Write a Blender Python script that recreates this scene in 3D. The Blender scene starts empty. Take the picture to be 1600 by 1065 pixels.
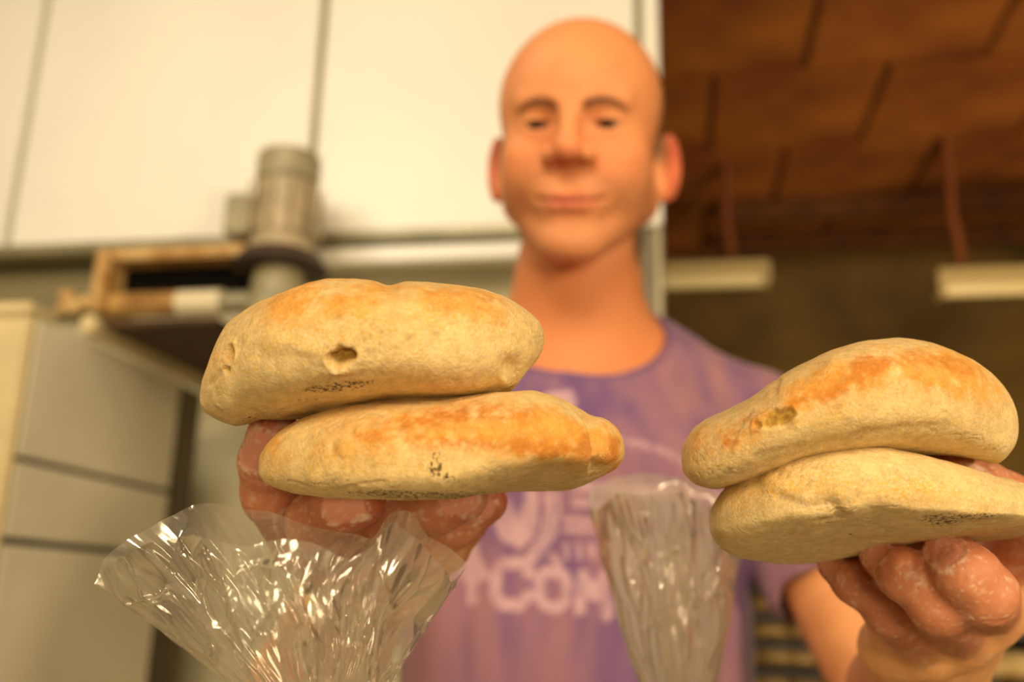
import bpy, bmesh, math, random
import numpy as np
from mathutils import Vector, Matrix

# ------------------------------------------------------------------ camera
FPX = 1500.0
CAM = np.array([0.0, 0.0, 1.30])
PITCH, ROLL = math.radians(15.2), math.radians(1.35)
_r0 = np.array([1.0, 0, 0]); _u0 = np.array([0, -math.sin(PITCH), math.cos(PITCH)])
FWD = np.array([0, math.cos(PITCH), math.sin(PITCH)])
RIGHT = _r0 * math.cos(ROLL) + _u0 * math.sin(ROLL)
UP = _u0 * math.cos(ROLL) - _r0 * math.sin(ROLL)
AX = np.stack([RIGHT, UP, FWD])            # rows: viewing axes as world vectors
scene = bpy.context.scene
cd = bpy.data.cameras.new('camera'); co = bpy.data.objects.new('camera', cd)
scene.collection.objects.link(co)
m = Matrix.Identity(4)
for i in range(3):
    m[i][0] = RIGHT[i]; m[i][1] = UP[i]; m[i][2] = -FWD[i]; m[i][3] = CAM[i]
co.matrix_world = m
cd.sensor_width = 36.0; cd.lens = FPX / 1600 * 36.0; cd.clip_start = 0.02
cd.dof.use_dof = True; cd.dof.focus_distance = 0.318; cd.dof.aperture_fstop = 6.0
scene.camera = co

# ------------------------------------------------------------------ light
scene.view_settings.view_transform = 'Standard'
scene.view_settings.look = 'None'
scene.view_settings.gamma = 1.0
scene.view_settings.use_curve_mapping = False
scene.view_settings.exposure = 0.0
wd = bpy.data.worlds.new('room_air'); scene.world = wd; wd.use_nodes = True
wd.node_tree.nodes['Background'].inputs[0].default_value = (1.0, 0.74, 0.38, 1)
wd.node_tree.nodes['Background'].inputs[1].default_value = 0.5

def area(name, loc, target, sx, sy, power, col):
    l = bpy.data.lights.new(name, 'AREA'); l.shape = 'RECTANGLE'; l.size = sx; l.size_y = sy
    l.energy = power; l.color = col
    o = bpy.data.objects.new(name, l); scene.collection.objects.link(o)
    o.location = loc
    o.rotation_euler = (Vector(target) - Vector(loc)).to_track_quat('-Z', 'Y').to_euler()
    return o
WARM = (1.0, 0.79, 0.49)
area('ceiling_lamp_light', (-0.3, -2.3, 2.75), (0.0, 0.8, 1.4), 1.5, 0.9, 76, WARM)
area('right_fill_light', (1.7, -1.3, 1.9), (0.0, 0.9, 1.4), 0.35, 0.35, 33, WARM)  # added fill from the right, stands for no known lamp
area('low_fill_light', (0.35, -1.7, 1.15), (0.0, 0.9, 1.3), 0.5, 0.3, 13, WARM)  # low frontal fill, added to lift the undersides
area('cabinet_fill_light', (-0.9, 0.55, 2.6), (-0.7, 1.9, 2.0), 0.8, 0.5, 11, (1.0, 0.88, 0.66))  # unseen extra light, added to brighten the cabinet
area('hall_fill_light', (1.5, 2.2, 1.2), (1.9, 4.2, 2.5), 0.8, 0.5, 28.0, (1.0, 0.72, 0.38))  # added light that brightens the hall ceiling and back wall

# ------------------------------------------------------------------ helpers
def S2L(r, g, b):
    f = lambda c: (c/255/12.92) if c/255 <= 0.04045 else ((c/255+0.055)/1.055)**2.4
    return (f(r), f(g), f(b), 1.0)
def c2w(P):                       # (right, up, depth) metres -> world
    return CAM + np.asarray(P, float) @ AX
def w2c(P):
    return (np.asarray(P, float) - CAM) @ AX.T
def pc(x, y, d):                  # where the line of sight through (x, y) stands at depth d, in viewing axes
    return np.array([(x-800)/FPX*d, (532.5-y)/FPX*d, d])
def pw(x, y, d):
    return c2w(pc(x, y, d))
def topx(P):                      # viewing axes -> pixel
    return 800+P[:, 0]/P[:, 2]*FPX, 532.5-P[:, 1]/P[:, 2]*FPX
def nrm(v):
    v = np.asarray(v, float); return v/np.linalg.norm(v)

def tag(o, label=None, cat=None, group=None, kind=None):
    if label: o['label'] = label
    if cat: o['category'] = cat
    if group: o['group'] = group
    if kind: o['kind'] = kind
    return o
def empty(name, loc, rz=0.0):
    o = bpy.data.objects.new(name, None); scene.collection.objects.link(o)
    o.location = Vector(loc); o.rotation_euler = (0, 0, rz); o.empty_display_size = 0.05
    return o
def link(name, me, mat, parent=None):
    o = bpy.data.objects.new(name, me); scene.collection.objects.link(o)
    if mat is not None: me.materials.append(mat)
    if parent is not None:
        o.parent = parent
        o.matrix_parent_inverse = (Matrix.Translation(parent.location) @ parent.rotation_euler.to_matrix().to_4x4()).inverted()
    return o
def mesh_np(name, V, F, smooth=True, attrs=None):
    V = np.ascontiguousarray(V, dtype=np.float32); F = np.ascontiguousarray(F, dtype=np.int32)
    me = bpy.data.meshes.new(name)
    k = F.shape[1]
    me.vertices.add(len(V)); me.vertices.foreach_set('co', V.ravel())
    me.loops.add(F.size); me.loops.foreach_set('vertex_index', F.ravel())
    me.polygons.add(len(F)); me.polygons.foreach_set('loop_start', np.arange(0, F.size, k, dtype=np.int32))
    me.polygons.foreach_set('loop_total', np.full(len(F), k, dtype=np.int32))
    me.update(calc_edges=True)
    me.polygons.foreach_set('use_smooth', np.full(len(F), smooth))
    for n, a in (attrs or {}).items():
        if a.ndim == 1:
            t = me.attributes.new(n, 'FLOAT', 'POINT'); t.data.foreach_set('value', a.astype(np.float32))
        else:
            t = me.attributes.new(n, 'FLOAT_COLOR', 'POINT')
            if a.shape[1] == 3: a = np.concatenate([a, np.ones((len(a), 1))], 1)
            t.data.foreach_set('color', a.astype(np.float32).ravel())
    return me

_rs = np.random.RandomState(7)
_perm = _rs.permutation(256); _perm = np.concatenate([_perm, _perm]).astype(np.int64)
_grad = _rs.normal(size=(256, 3)); _grad /= np.linalg.norm(_grad, axis=1)[:, None]
def noise(P, scale=1.0, seed=0):
    Q = np.asarray(P, float)*scale + seed*17.31
    I = np.floor(Q).astype(np.int64); f = Q-I; I &= 255
    u = f*f*f*(f*(f*6-15)+10)
    out = 0
    for dx in (0, 1):
        wx = u[:, 0] if dx else 1-u[:, 0]
        for dy in (0, 1):
            wy = u[:, 1] if dy else 1-u[:, 1]
            for dz in (0, 1):
                wz = u[:, 2] if dz else 1-u[:, 2]
                h = _perm[(_perm[(_perm[(I[:, 0]+dx) & 255]+I[:, 1]+dy) & 255]+I[:, 2]+dz) & 255]
                g = _grad[h]
                out = out + wx*wy*wz*((f[:, 0]-dx)*g[:, 0]+(f[:, 1]-dy)*g[:, 1]+(f[:, 2]-dz)*g[:, 2])
    return out*1.6
def fbm(P, scale, oct=4, seed=0, gain=0.5):
    s, a, o = 0, 1.0, 0
    for k in range(oct):
        s = s+a*noise(P, scale*2**k, seed+k); a *= gain
    return s
def sstep(a, b, x):
    t = np.clip((x-a)/(b-a), 0, 1); return t*t*(3-2*t)
def grid_normals(G, wrap_u=False, wrap_v=True):
    du = np.gradient(G, axis=0)
    dv = np.roll(G, -1, 1)-np.roll(G, 1, 1) if wrap_v else np.gradient(G, axis=1)
    n = np.cross(du, dv); l = np.linalg.norm(n, axis=2, keepdims=True); l[l < 1e-12] = 1
    return n/l

# ---- distance-field modelling (organic shapes grown as one continuous surface)
def smin(a, b, k):
    h = np.clip(0.5+0.5*(b-a)/k, 0, 1); return b*(1-h)+a*h-k*h*(1-h)
def smax(a, b, k): return -smin(-a, -b, k)
def cone(P, a, b, ra, rb):
    a = np.asarray(a, float); b = np.asarray(b, float); ab = b-a
    t = np.clip(((P-a)@ab)/(ab@ab), 0, 1)
    return np.linalg.norm(P-a-t[:, None]*ab, axis=1)-(ra+(rb-ra)*t)
def ell(P, c, r, R=None):
    q = P-np.asarray(c, float)
    if R is not None: q = q@R.T
    r = np.asarray(r, float)
    k0 = np.linalg.norm(q/r, axis=1); k1 = np.linalg.norm(q/(r*r), axis=1)
    return np.where(k1 < 1e-9, -r.min(), k0*(k0-1)/np.maximum(k1, 1e-9))
def chain(P, pts, rs, k):
    d = None
    for i in range(len(pts)-1):
        c = cone(P, pts[i], pts[i+1], rs[i], rs[i+1]); d = c if d is None else smin(d, c, k)
    return d
def surface(fn, lo, hi, h, B=6, lip=1.35):
    """surface nets over a sparse grid"""
    lo = np.array(lo, float); n = np.ceil((np.array(hi)-lo)/h/B).astype(int)
    ax = [lo[i]+(np.arange(n[i])*B+B/2)*h for i in range(3)]
    C = np.stack(np.meshgrid(*ax, indexing='ij'), -1).reshape(-1, 3)
    fc = fn(C)
    N = n*B
    F = np.repeat(np.repeat(np.repeat(fc.reshape(n), B, 0), B, 1), B, 2).astype(np.float32)
    act = np.argwhere(np.abs(fc.reshape(n)) < B*h*0.87*lip+h)
    o = np.stack(np.meshgrid(*[np.arange(B)]*3, indexing='ij'), -1).reshape(-1, 3)
    for s in range(0, len(act), 4000):
        idx = (act[s:s+4000, None, :]*B+o[None]).reshape(-1, 3)
        F[idx[:, 0], idx[:, 1], idx[:, 2]] = fn(lo+idx*h)
    ins = F < 0
    M = N-1
    cs = np.zeros(M, np.uint8)
    for dx in (0, 1):
        for dy in (0, 1):
            for dz in (0, 1):
                cs += ins[dx:dx+M[0], dy:dy+M[1], dz:dz+M[2]]
    cells = np.argwhere((cs > 0) & (cs < 8))
    idm = np.full(M, -1, np.int32); idm[cells[:, 0], cells[:, 1], cells[:, 2]] = np.arange(len(cells))
    acc = np.zeros((len(cells), 3)); cnt = np.zeros(len(cells))
    corners = [(a, b, c) for a in (0, 1) for b in (0, 1) for c in (0, 1)]
    val = {c: F[cells[:, 0]+c[0], cells[:, 1]+c[1], cells[:, 2]+c[2]] for c in corners}
    for c in corners:
        for k in range(3):
            if c[k] == 0:
                e = list(c); e[k] = 1; e = tuple(e)
                a, b = val[c], val[e]; m_ = (a < 0) != (b < 0)
                t = np.where(m_, a/np.where(m_, a-b, 1), 0)
                p = np.array(c, float)[None]+t[:, None]*(np.array(e)-np.array(c))[None]
                acc[m_] += p[m_]; cnt[m_] += 1
    V = lo+(cells+acc/cnt[:, None])*h
    faces = []
    for k in range(3):
        a, b = [(1, 2), (2, 0), (0, 1)][k]
        s0 = [slice(None)]*3; s1 = [slice(None)]*3
        s0[k] = slice(0, N[k]-1); s1[k] = slice(1, N[k])
        X = ins[tuple(s0)] != ins[tuple(s1)]
        E = np.argwhere(X)
        E = E[(E[:, a] > 0) & (E[:, b] > 0) & (E[:, a] < M[a]) & (E[:, b] < M[b])]
        inside0 = ins[E[:, 0], E[:, 1], E[:, 2]]
        def cid(da, db):
            q = E.copy(); q[:, a] -= da; q[:, b] -= db
            return idm[q[:, 0], q[:, 1], q[:, 2]]
        f = np.stack([cid(1, 1), cid(0, 1), cid(0, 0), cid(1, 0)], 1)
        f[~inside0] = f[~inside0][:, ::-1]
        faces.append(f)
    Fq = np.concatenate(faces); Fq = Fq[(Fq >= 0).all(1)]
    return V, Fq
def normals_of(fn, V, e):
    g = np.stack([fn(V+np.eye(3)[k]*e)-fn(V-np.eye(3)[k]*e) for k in range(3)], 1)
    return g/np.maximum(np.linalg.norm(g, axis=1)[:, None], 1e-9)

# ---- materials
def nmat(name):
    mt = bpy.data.materials.new(name); mt.use_nodes = True
    nt = mt.node_tree; return mt, nt, nt.nodes['Principled BSDF']
def simple(name, rgb, rough=0.6, metal=0.0, bump=0.0, bscale=60, var=0.0, vscale=8, spec=0.5, dirt=None):
    mt, nt, b = nmat(name)
    b.inputs['Base Color'].default_value = S2L(*rgb); b.inputs['Roughness'].default_value = rough
    b.inputs['Metallic'].default_value = metal; b.inputs['Specular IOR Level'].default_value = spec
    tc = nt.nodes.new('ShaderNodeTexCoord')
    if var > 0 or dirt:
        n = nt.nodes.new('ShaderNodeTexNoise'); n.inputs['Scale'].default_value = vscale; n.inputs['Detail'].default_value = 5
        nt.links.new(tc.outputs['Object'], n.inputs['Vector'])
        r = nt.nodes.new('ShaderNodeValToRGB'); c = S2L(*rgb)
        d = S2L(*(dirt or [v*(1-var) for v in rgb]))
        r.color_ramp.elements[0].color = d; r.color_ramp.elements[0].position = 0.35
        r.color_ramp.elements[1].color = c; r.color_ramp.elements[1].position = 0.6
        nt.links.new(n.outputs['Fac'], r.inputs['Fac']); nt.links.new(r.outputs['Color'], b.inputs['Base Color'])
    if bump > 0:
        n2 = nt.nodes.new('ShaderNodeTexNoise'); n2.inputs['Scale'].default_value = bscale; n2.inputs['Detail'].default_value = 4
        nt.links.new(tc.outputs['Object'], n2.inputs['Vector'])
        bp = nt.nodes.new('ShaderNodeBump'); bp.inputs['Strength'].default_value = bump; bp.inputs['Distance'].default_value = 0.002
        nt.links.new(n2.outputs['Fac'], bp.inputs['Height']); nt.links.new(bp.outputs['Normal'], b.inputs['Normal'])
    return mt

# ---- hard-surface helpers (world frame of the room: A along the cabinet front, Bd away from the camera)
RA = math.radians(-10)
EA = np.array([math.cos(RA), math.sin(RA), 0]); EB = np.array([-math.sin(RA), math.cos(RA), 0])
def rm(a, b, z): return EA*a+EB*b+np.array([0, 0, z])
def w2r(P): P = np.asarray(P); return P@EA, P@EB, P[..., 2]
def box_bm(bm, lo, hi, bev=0.0, frame=None):
    (x0, y0, z0), (x1, y1, z1) = lo, hi
    r = bmesh.ops.create_cube(bm, size=1.0)
    for v in r['verts']:
        v.co = Vector((x0+(v.co.x+.5)*(x1-x0), y0+(v.co.y+.5)*(y1-y0), z0+(v.co.z+.5)*(z1-z0)))
    vs = r['verts']
    if bev > 0:
        es = list({e for v in vs for e in v.link_edges})
        q = bmesh.ops.bevel(bm, geom=es, offset=bev, segments=2, affect='EDGES', clamp_overlap=True)
        vs = list({v for f in q['faces'] for v in f.verts} | {v for v in vs if v.is_valid})
    return vs
def cyl_bm(bm, a, b, r0, r1=None, seg=28):
    a = Vector(a); b = Vector(b); r1 = r0 if r1 is None else r1
    mt = Matrix.Translation((a+b)/2) @ (b-a).to_track_quat('Z', 'Y').to_matrix().to_4x4()
    return bmesh.ops.create_cone(bm, cap_ends=True, segments=seg, radius1=r0, radius2=r1, depth=(b-a).length, matrix=mt)['verts']
ROT = Matrix.Rotation(RA, 4, 'Z')
def done(name, bm, mat, parent=None, rot=True, smooth=False, bev=0):
    me = bpy.data.meshes.new(name)
    if rot: bm.transform(ROT)
    bm.to_mesh(me); bm.free()
    if smooth:
        for p in me.polygons: p.use_smooth = True
        me.set_sharp_from_angle(angle=math.radians(35))
    return link(name, me, mat, parent)
def rbox(name, lo, hi, mat, parent=None, bev=0.0):
    bm = bmesh.new(); box_bm(bm, lo, hi, bev); return done(name, bm, mat, parent)

# ================================================================== ROOM (room axes a, b, z)
def rcol(x, y, b=None, a=None, z=None):
    """where the line of sight through (x, y) meets a room plane"""
    d = pw(x, y, 1.0)-CAM; o = CAM
    if b is not None: t = (b-o@EB)/(d@EB)
    elif a is not None: t = (a-o@EA)/(d@EA)
    else: t = (z-o[2])/d[2]
    p = o+d*t; return p@EA, p@EB, p[2]
M_white = simple('white_enamel', (252, 250, 240), 0.35, var=0.03, vscale=2.0)
M_alu = simple('dull_aluminium', (176, 168, 140), 0.45, metal=0.4, var=0.12, vscale=5)
M_post = simple('steel_post', (120, 108, 88), 0.5, metal=0.3, var=0.15)
M_wallb = simple('dark_painted_wall', (112, 88, 40), 0.9, var=0.35, vscale=1.5)
M_wallg = simple('grey_green_plaster', (226, 218, 184), 0.85, var=0.12, vscale=2.0, bump=0.2)
M_floor = simple('floor_tile', (120, 100, 78), 0.5, var=0.2, vscale=3)
M_tile = simple('brown_ceiling_board', (152, 90, 20), 0.9, bump=0.35, bscale=25, dirt=(108, 50, 6), vscale=2.2)
M_tile2 = simple('ceiling_joint', (94, 50, 12), 0.9, var=0.2)
M_grey = simple('grey_enamel_panel', (246, 238, 212), 0.4, var=0.10, vscale=2.0)
M_cream = simple('cream_paint', (214, 196, 150), 0.5, var=0.1)
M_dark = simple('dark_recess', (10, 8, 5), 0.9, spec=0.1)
M_motor = simple('grey_green_cast_motor', (168, 158, 124), 0.5, var=0.15, vscale=20)
M_motor2 = simple('motor_band', (190, 172, 138), 0.5, var=0.15, vscale=20)
M_ring = simple('dark_greasy_ring', (70, 54, 42), 0.6)
M_wood = simple('floury_tan_frame', (212, 178, 118), 0.7, dirt=(172, 124, 62), vscale=14)
M_roll = simple('tan_roller_belt', (206, 164, 92), 0.6, dirt=(140, 98, 50), vscale=12)
M_rollw = simple('cream_roller_end', (232, 218, 184), 0.5)
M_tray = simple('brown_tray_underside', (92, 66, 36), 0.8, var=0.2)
M_lamp = simple('unlit_lamp_housing', (176, 158, 112), 0.4)
M_tube = simple('unlit_tube_cover', (214, 200, 156), 0.25)
M_cord = simple('orange_brown_cord', (120, 64, 24), 0.7)
M_loaf = simple('rack_loaf_crust', (216, 186, 128), 0.85, dirt=(178, 134, 74), vscale=30)
M_black = simple('black_shelf_metal', (30, 26, 20), 0.5)
M_pl = simple('white_plastic_tub', (250, 250, 248), 0.4)

ZC = 3.10
fl = rbox('floor', (-3.2, -3.6, -0.05), (4.2, 5.2, 0.0), M_floor); tag(fl, kind='structure')
B_BACK = 4.85
wb = rbox('wall_back', (-3.2, B_BACK, 0), (4.2, B_BACK+.1, ZC), M_wallb); tag(wb, kind='structure')
B_L = 2.30
wl = rbox('wall_left', (-2.9, -3.6, 0), (-2.8, B_BACK, ZC), M_wallg); tag(wl, kind='structure')
wr = rbox('wall_right', (3.9, -3.6, 0), (4.0, B_BACK, ZC), M_wallb); tag(wr, kind='structure')
# ceiling: backing + separate boards, staggered, over the hall at the right
ce = rbox('ceiling', (-3.2, -3.6, ZC), (4.2, B_BACK, ZC+.05), M_tile2); tag(ce, kind='structure')
random.seed(3)
tile_me = {}
rows_b = [B_BACK-0.60*k for k in range(1, 7)]
for ri, b0 in enumerate(rows_b):
    off = 0.30 if ri % 2 else 0.0
    for ci in range(-1, 7):
        key = random.randrange(4)
        if key not in tile_me:
            bm = bmesh.new(); vs = box_bm(bm, (0.008, 0.008, -0.022), (0.572, 0.592, 0), 0.008)
            for v in bm.verts:
                if v.co.z < -0.01: v.co.z += random.uniform(-0.005, 0.004)
            me = bpy.data.meshes.new('ceiling_board'); bm.to_mesh(me); bm.free(); me.materials.append(M_tile); tile_me[key] = me
        o = bpy.data.objects.new('ceiling_board', tile_me[key]); scene.collection.objects.link(o)
        o.parent = ce
        o.location = Vector(rm(0.15+off+ci*0.58, b0, ZC)); o.rotation_euler = (random.uniform(-.006, .006), random.uniform(-.006, .006), RA)
# darker beams that drop below the boards near the back wall
for i, bb in enumerate((4.12, 4.52)):
    r = rbox('trim_%d' % (i+1), (0.2, bb, ZC-0.12), (3.6, bb+0.07, ZC-0.03), M_tile2, bev=0.006); tag(r, kind='structure')

# hanging strip lamps
def strip_lamp(xl, xr, y, cordx, label, bdist):
    al, _, z = rcol(xl, y, b=bdist); ar, _, _ = rcol(xr, y, b=bdist)
    h = 0.05
    t = empty('strip_lamp', rm((al+ar)/2, bdist, z)); tag(t, label, 'lamp', None)
    rbox('housing', (al, bdist-.05, z+.012), (ar, bdist+.05, z+.055), M_lamp, t, 0.008)
    bm = bmesh.new(); cyl_bm(bm, (al+.02, bdist, z-.012), (ar-.02, bdist, z-.012), 0.033, seg=20); done('tube_cover', bm, M_tube, t, smooth=True)
    for e in (al, ar-.03):
        rbox('end_cap', (e, bdist-.045, z-.045), (e+.03, bdist+.045, z+.05), M_lamp, t, 0.006)
    for cx in cordx:
        ca, _, _ = rcol(cx, y-20, b=bdist)
        bm = bmesh.new(); p = None
        for k in range(9):
            zz = z+.05+(ZC-z-.05)*k/8; q = (ca+0.012*math.sin(k*1.3)*(1-k/8), bdist, zz)
            if p: cyl_bm(bm, p, q, 0.018, seg=10)
            p = q
        done('cord', bm, M_cord, t, smooth=True)
strip_lamp(900, 1203, 440, (1140,), 'unlit strip lamp hanging beside the steel post, partly behind it', 3.75)
strip_lamp(1462, 1900, 446, (1500, 1850), 'unlit strip lamp hanging from an orange cord at the right edge', 3.60)

# ---- big white cabinet on the left
BC = 1.92
zt = ZC-0.02
a0, _, _ = rcol(-260, 200, b=BC); a1 = rcol(10, 392, b=BC)[0]; a2 = rcol(479, 375, b=BC)[0]; a3 = rcol(1003, 362, b=BC)[0]; a4 = rcol(1035, 362, b=BC)[0]
zb = rcol(500, 376, b=BC)[2]
cab = empty('white_cabinet', rm((a1+a3)/2, BC+.3, zb)); tag(cab, 'large white enamel cabinet of tall panels behind the man, steel post below its right end', 'cabinet')
rbox('cabinet_body', (a0, BC+.02, zb-.0), (a4-.004, BC+.55, zt), M_alu, cab)
for (p, q) in ((a0, a1), (a1, a2), (a2, a3)):
    rbox('door_panel', (p+.011, BC-.012, zb+.012), (q-.011, BC+.02, zt), M_white, cab, 0.005)
rbox('corner_strip', (a3+.008, BC-.014, zb-.0), (a4, BC+.02, zt), M_white, cab, 0.004)
rbox('bottom_rail', (a0, BC-.03, zb-.012), (a3+.004, BC+.03, zb+.010), M_alu, cab, 0.003)
am = rcol(505, 395, b=BC)[0]; zr0 = rcol(640, 411, b=BC)[2]; zr1 = rcol(640, 388, b=BC)[2]
rbox('lower_rail', (am-.06, BC-.02, zr0), (a3-.01, BC+.03, zr1), M_white, cab, 0.004)
rbox('post', (rcol(1006, 420, b=BC)[0], BC, 0.0), (a4, BC+.045, zb), M_post, cab, 0.004)
rbox('post_edge', (a4-.013, BC-.006, 0.0), (a4-.004, BC+.0, zb), M_alu, cab, 0.001)
# wall below the cabinet
lw = rbox('wall_left_front', (a0-.4, BC+.14, 0), (a3+.0, BC+.2, zb), M_wallg); tag(lw, kind='structure')
gb = rbox('trim_3', (a0, BC+.08, rcol(60, 470, b=BC)[2]), (rcol(165, 430, b=BC)[0], BC+.13, zb-.012), simple('grey_green_band', (140, 130, 98), 0.7)); tag(gb, kind='structure')

# ---- grey machine housing lower left, its side receding
AS = rcol(25, 700, b=1.28)[0]
b_near, b_far = 1.28, rcol(272, 700, a=AS)[1]
zn = rcol(60, 482, a=AS)[2]
zs1 = rcol(125, 737, a=AS)[2]; zs2 = rcol(90, 852, a=AS)[2]
hs = empty('machine_housing', rm(AS-.2, 1.5, 0)); tag(hs, 'grey enamel machine housing with two horizontal seams at the lower left', 'machine')
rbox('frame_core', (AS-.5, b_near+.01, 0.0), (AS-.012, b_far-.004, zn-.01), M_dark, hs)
for z0, z1 in ((zs1+.004, zn-.012), (zs2+.005, zs1-.004), (0.35, zs2-.005), (0.02, 0.342)):
    rbox('side_panel', (AS-.012, b_near+.006, z0), (AS, b_far, z1), M_grey, hs, 0.003)
rbox('front_panel', (AS-.5, b_near-.012, 0.02), (AS+.0, b_near+.004, zn-.004), M_cream, hs, 0.004)
rbox('top_edge', (AS-.5, b_near-.02, zn-.014), (AS+.002, b_near+.05, zn+.006), M_cream, hs, 0.004)

rbox('gap_shade_box', (AS-.3, b_far+.004, 0.0), (rcol(291, 700, b=b_far+.06)[0], b_far+.10, rcol(291, 610, b=b_far+.06)[2]), simple('gap_shade_brown', (96, 80, 54), .6, var=.2), hs)  # added dark box; shade of the recess behind the housing is its colour

# ---- dough sheeter in front of the cabinet: tray, roller, frame, gear motor
BS = 1.74
sh = empty('dough_sheeter', rm(rcol(250, 480, b=BS)[0], BS, 1.5)); tag(sh, 'floury dough sheeter with tan roller, black opening and upright motor', 'machine')
r = lambda x, y: rcol(x, y, b=BS)
xa, _, zf0 = r(162, 500); xb, _, zf1 = r(200, 402)
rbox('side_frame', (xa, BS-.06, zf0), (xb-.006, BS+.05, zf1), M_wood, sh, 0.006)
xm = r(400, 400)[0]; zt1 = r(300, 414)[2]; zt0 = r(300, 400)[2]
rbox('top_bar', (xb-.006, BS-.05, zt1), (xm, BS+.05, zt0+.004), M_wood, sh, 0.004)
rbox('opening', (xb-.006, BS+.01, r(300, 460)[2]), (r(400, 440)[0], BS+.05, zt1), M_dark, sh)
bm = bmesh.new(); z = r(250, 478)[2]
cyl_bm(bm, (r(165, 480)[0], BS-.01, z), (r(285, 480)[0], BS-.01, z), 0.026); done('roller', bm, M_roll, sh, smooth=True)
bm = bmesh.new(); cyl_bm(bm, (r(285, 480)[0], BS-.01, z), (r(352, 480)[0], BS-.01, z), 0.027); done('roller_sleeve', bm, M_rollw, sh, smooth=True)
bm = bmesh.new(); cyl_bm(bm, (r(352, 480)[0], BS-.01, z), (r(420, 480)[0], BS-.01, z), 0.022); done('roller_shaft', bm, M_alu, sh, smooth=True)
bm = bmesh.new()
for (x, y, rr) in ((118, 470, .016), (128, 487, .02), (148, 480, .017), (112, 490, .014)):
    v = bmesh.ops.create_icosphere(bm, subdivisions=2, radius=rr)['verts']
    for q in v: q.co = Vector((r(x, y)[0]+q.co.x*1.2, BS-.03+q.co.y, r(x, y)[2]+q.co.z))
done('clamp_knobs', bm, M_wood, sh, smooth=True)
# tray seen from below, running back past the housing
zt_ = rcol(100, 494, a=AS+.005)[2]
btr = rcol(345, 605, a=AS+.01)[1]
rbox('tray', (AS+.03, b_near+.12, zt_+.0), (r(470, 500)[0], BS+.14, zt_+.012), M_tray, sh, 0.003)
rbox('tray_edge', (AS+.004, b_near+.1, zt_-.016), (AS+.03, BS+.14, zt_+.016), M_cream, sh, 0.004)
# motor
xc = r(452, 330)[0]; BM = BS-.02
def mcyl(name, y0, y1, hw, mat, par, r1=None):
    bm = bmesh.new(); rr = abs(rcol(452+hw, 330, b=BM)[0]-rcol(452, 330, b=BM)[0])
    zz0 = rcol(452, y0, b=BM)[2]; zz1 = rcol(452, y1, b=BM)[2]
    vs = cyl_bm(bm, (xc, BM, zz0), (xc, BM, zz1), rr, rr*(r1 or 1), 32)
    bmesh.ops.bevel(bm, geom=[e for e in bm.edges if abs(e.verts[0].co.z-e.verts[1].co.z) < 1e-6], offset=0.004, segments=2, affect='EDGES')
    return done(name, bm, mat, par, smooth=True)
mo = mcyl('motor_body', 376, 291, 45, M_motor2, sh)
mcyl('fan_cowl', 290, 246, 47, M_motor, mo)
mcyl('flange', 400, 374, 52, M_motor2, sh, r1=0.86)
mcyl('base_ring', 424, 399, 72, M_ring, sh, r1=0.8)
mcyl('gear_neck', 500, 422, 44, M_motor, sh, r1=0.8)
for k in range(14):
    an = k/14*2*math.pi; rr = abs(rcol(497, 330, b=BM)[0]-xc)
    bm = bmesh.new(); box_bm(bm, (-.002, rr-.002, rcol(452, 372, b=BM)[2]), (.002, rr+.006, rcol(452, 296, b=BM)[2]))
    bm.transform(Matrix.Translation((xc, BM, 0)) @ Matrix.Rotation(an, 4, 'Z')); done('cooling_fin', bm, M_motor2, mo)
rbox('terminal_box', (rcol(362, 330, b=BM)[0], BM-.035, rcol(362, 376, b=BM)[2]), (rcol(404, 330, b=BM)[0], BM+.03, rcol(362, 312, b=BM)[2]), M_motor, mo, 0.006)
bm = bmesh.new(); cyl_bm(bm, (rcol(380, 330, b=BM)[0], BM, rcol(380, 376, b=BM)[2]), (rcol(380, 330, b=BM)[0], BM, rcol(380, 392, b=BM)[2]), .012); done('cable_gland', bm, M_ring, mo, smooth=True)

# ---- bread rack, right of the man
BR = 2.25
rk_a0, rk_a1 = rcol(1120, 960, b=BR)[0], rcol(1345, 960, b=BR)[0]
rk = empty('bread_rack', rm((rk_a0+rk_a1)/2, BR+.2, 0)); tag(rk, 'dark metal rack with shelves of pale loaves behind the man\'s arm', 'rack')
ys = [880, 918, 962, 1006, 1050, 1095, 1140]
zsh = [rcol(1200, y, b=BR)[2] for y in ys]
for (aa, bb) in ((rk_a0, BR), (rk_a1, BR), (rk_a0, BR+.42), (rk_a1, BR+.42)):
    rbox('upright', (aa-.01, bb-.01, 0), (aa+.01, bb+.01, zsh[0]+.02), M_black, rk, 0.002)
for z in zsh:
    for k in range(8):
        bb = BR+k*.06
        rbox('shelf_wire', (rk_a0, bb-.004, z-.004), (rk_a1, bb+.004, z+.004), M_black, rk)
    rbox('shelf_rim', (rk_a0, BR-.008, z-.008), (rk_a1, BR+.004, z+.004), M_black, rk, 0.001)
def loaf_mesh(seed, L, W, H):
    n, k = 24, 20
    u = np.linspace(0, 1, n); t = np.linspace(0, 2*np.pi, k, endpoint=False)
    U, T = np.meshgrid(u, t, indexing='ij')
    pr = (1-np.abs(2*U-1)**3)**.5+.02
    X = (U-.5)*L; Y = np.cos(T)*W/2*pr; Z = (np.sin(T)*.5+.5)*H*pr
    P = np.stack([X, Y, Z], -1).reshape(-1, 3); P += (noise(P, 30, seed)*.004)[:, None]*nrm([0, .3, 1])
    P[:, 2] = np.maximum(P[:, 2], 0)
    i = np.arange((n-1)*k).reshape(n-1, k); j = np.roll(i, -1, 1)
    F = np.stack([i, j, j+k, i+k], -1).reshape(-1, 4)
    return mesh_np('loaf', P, F)
lms = [loaf_mesh(s, .10, .30, .048) for s in range(4)]
for me in lms: me.materials.append(M_loaf)
random.seed(5)
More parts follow.
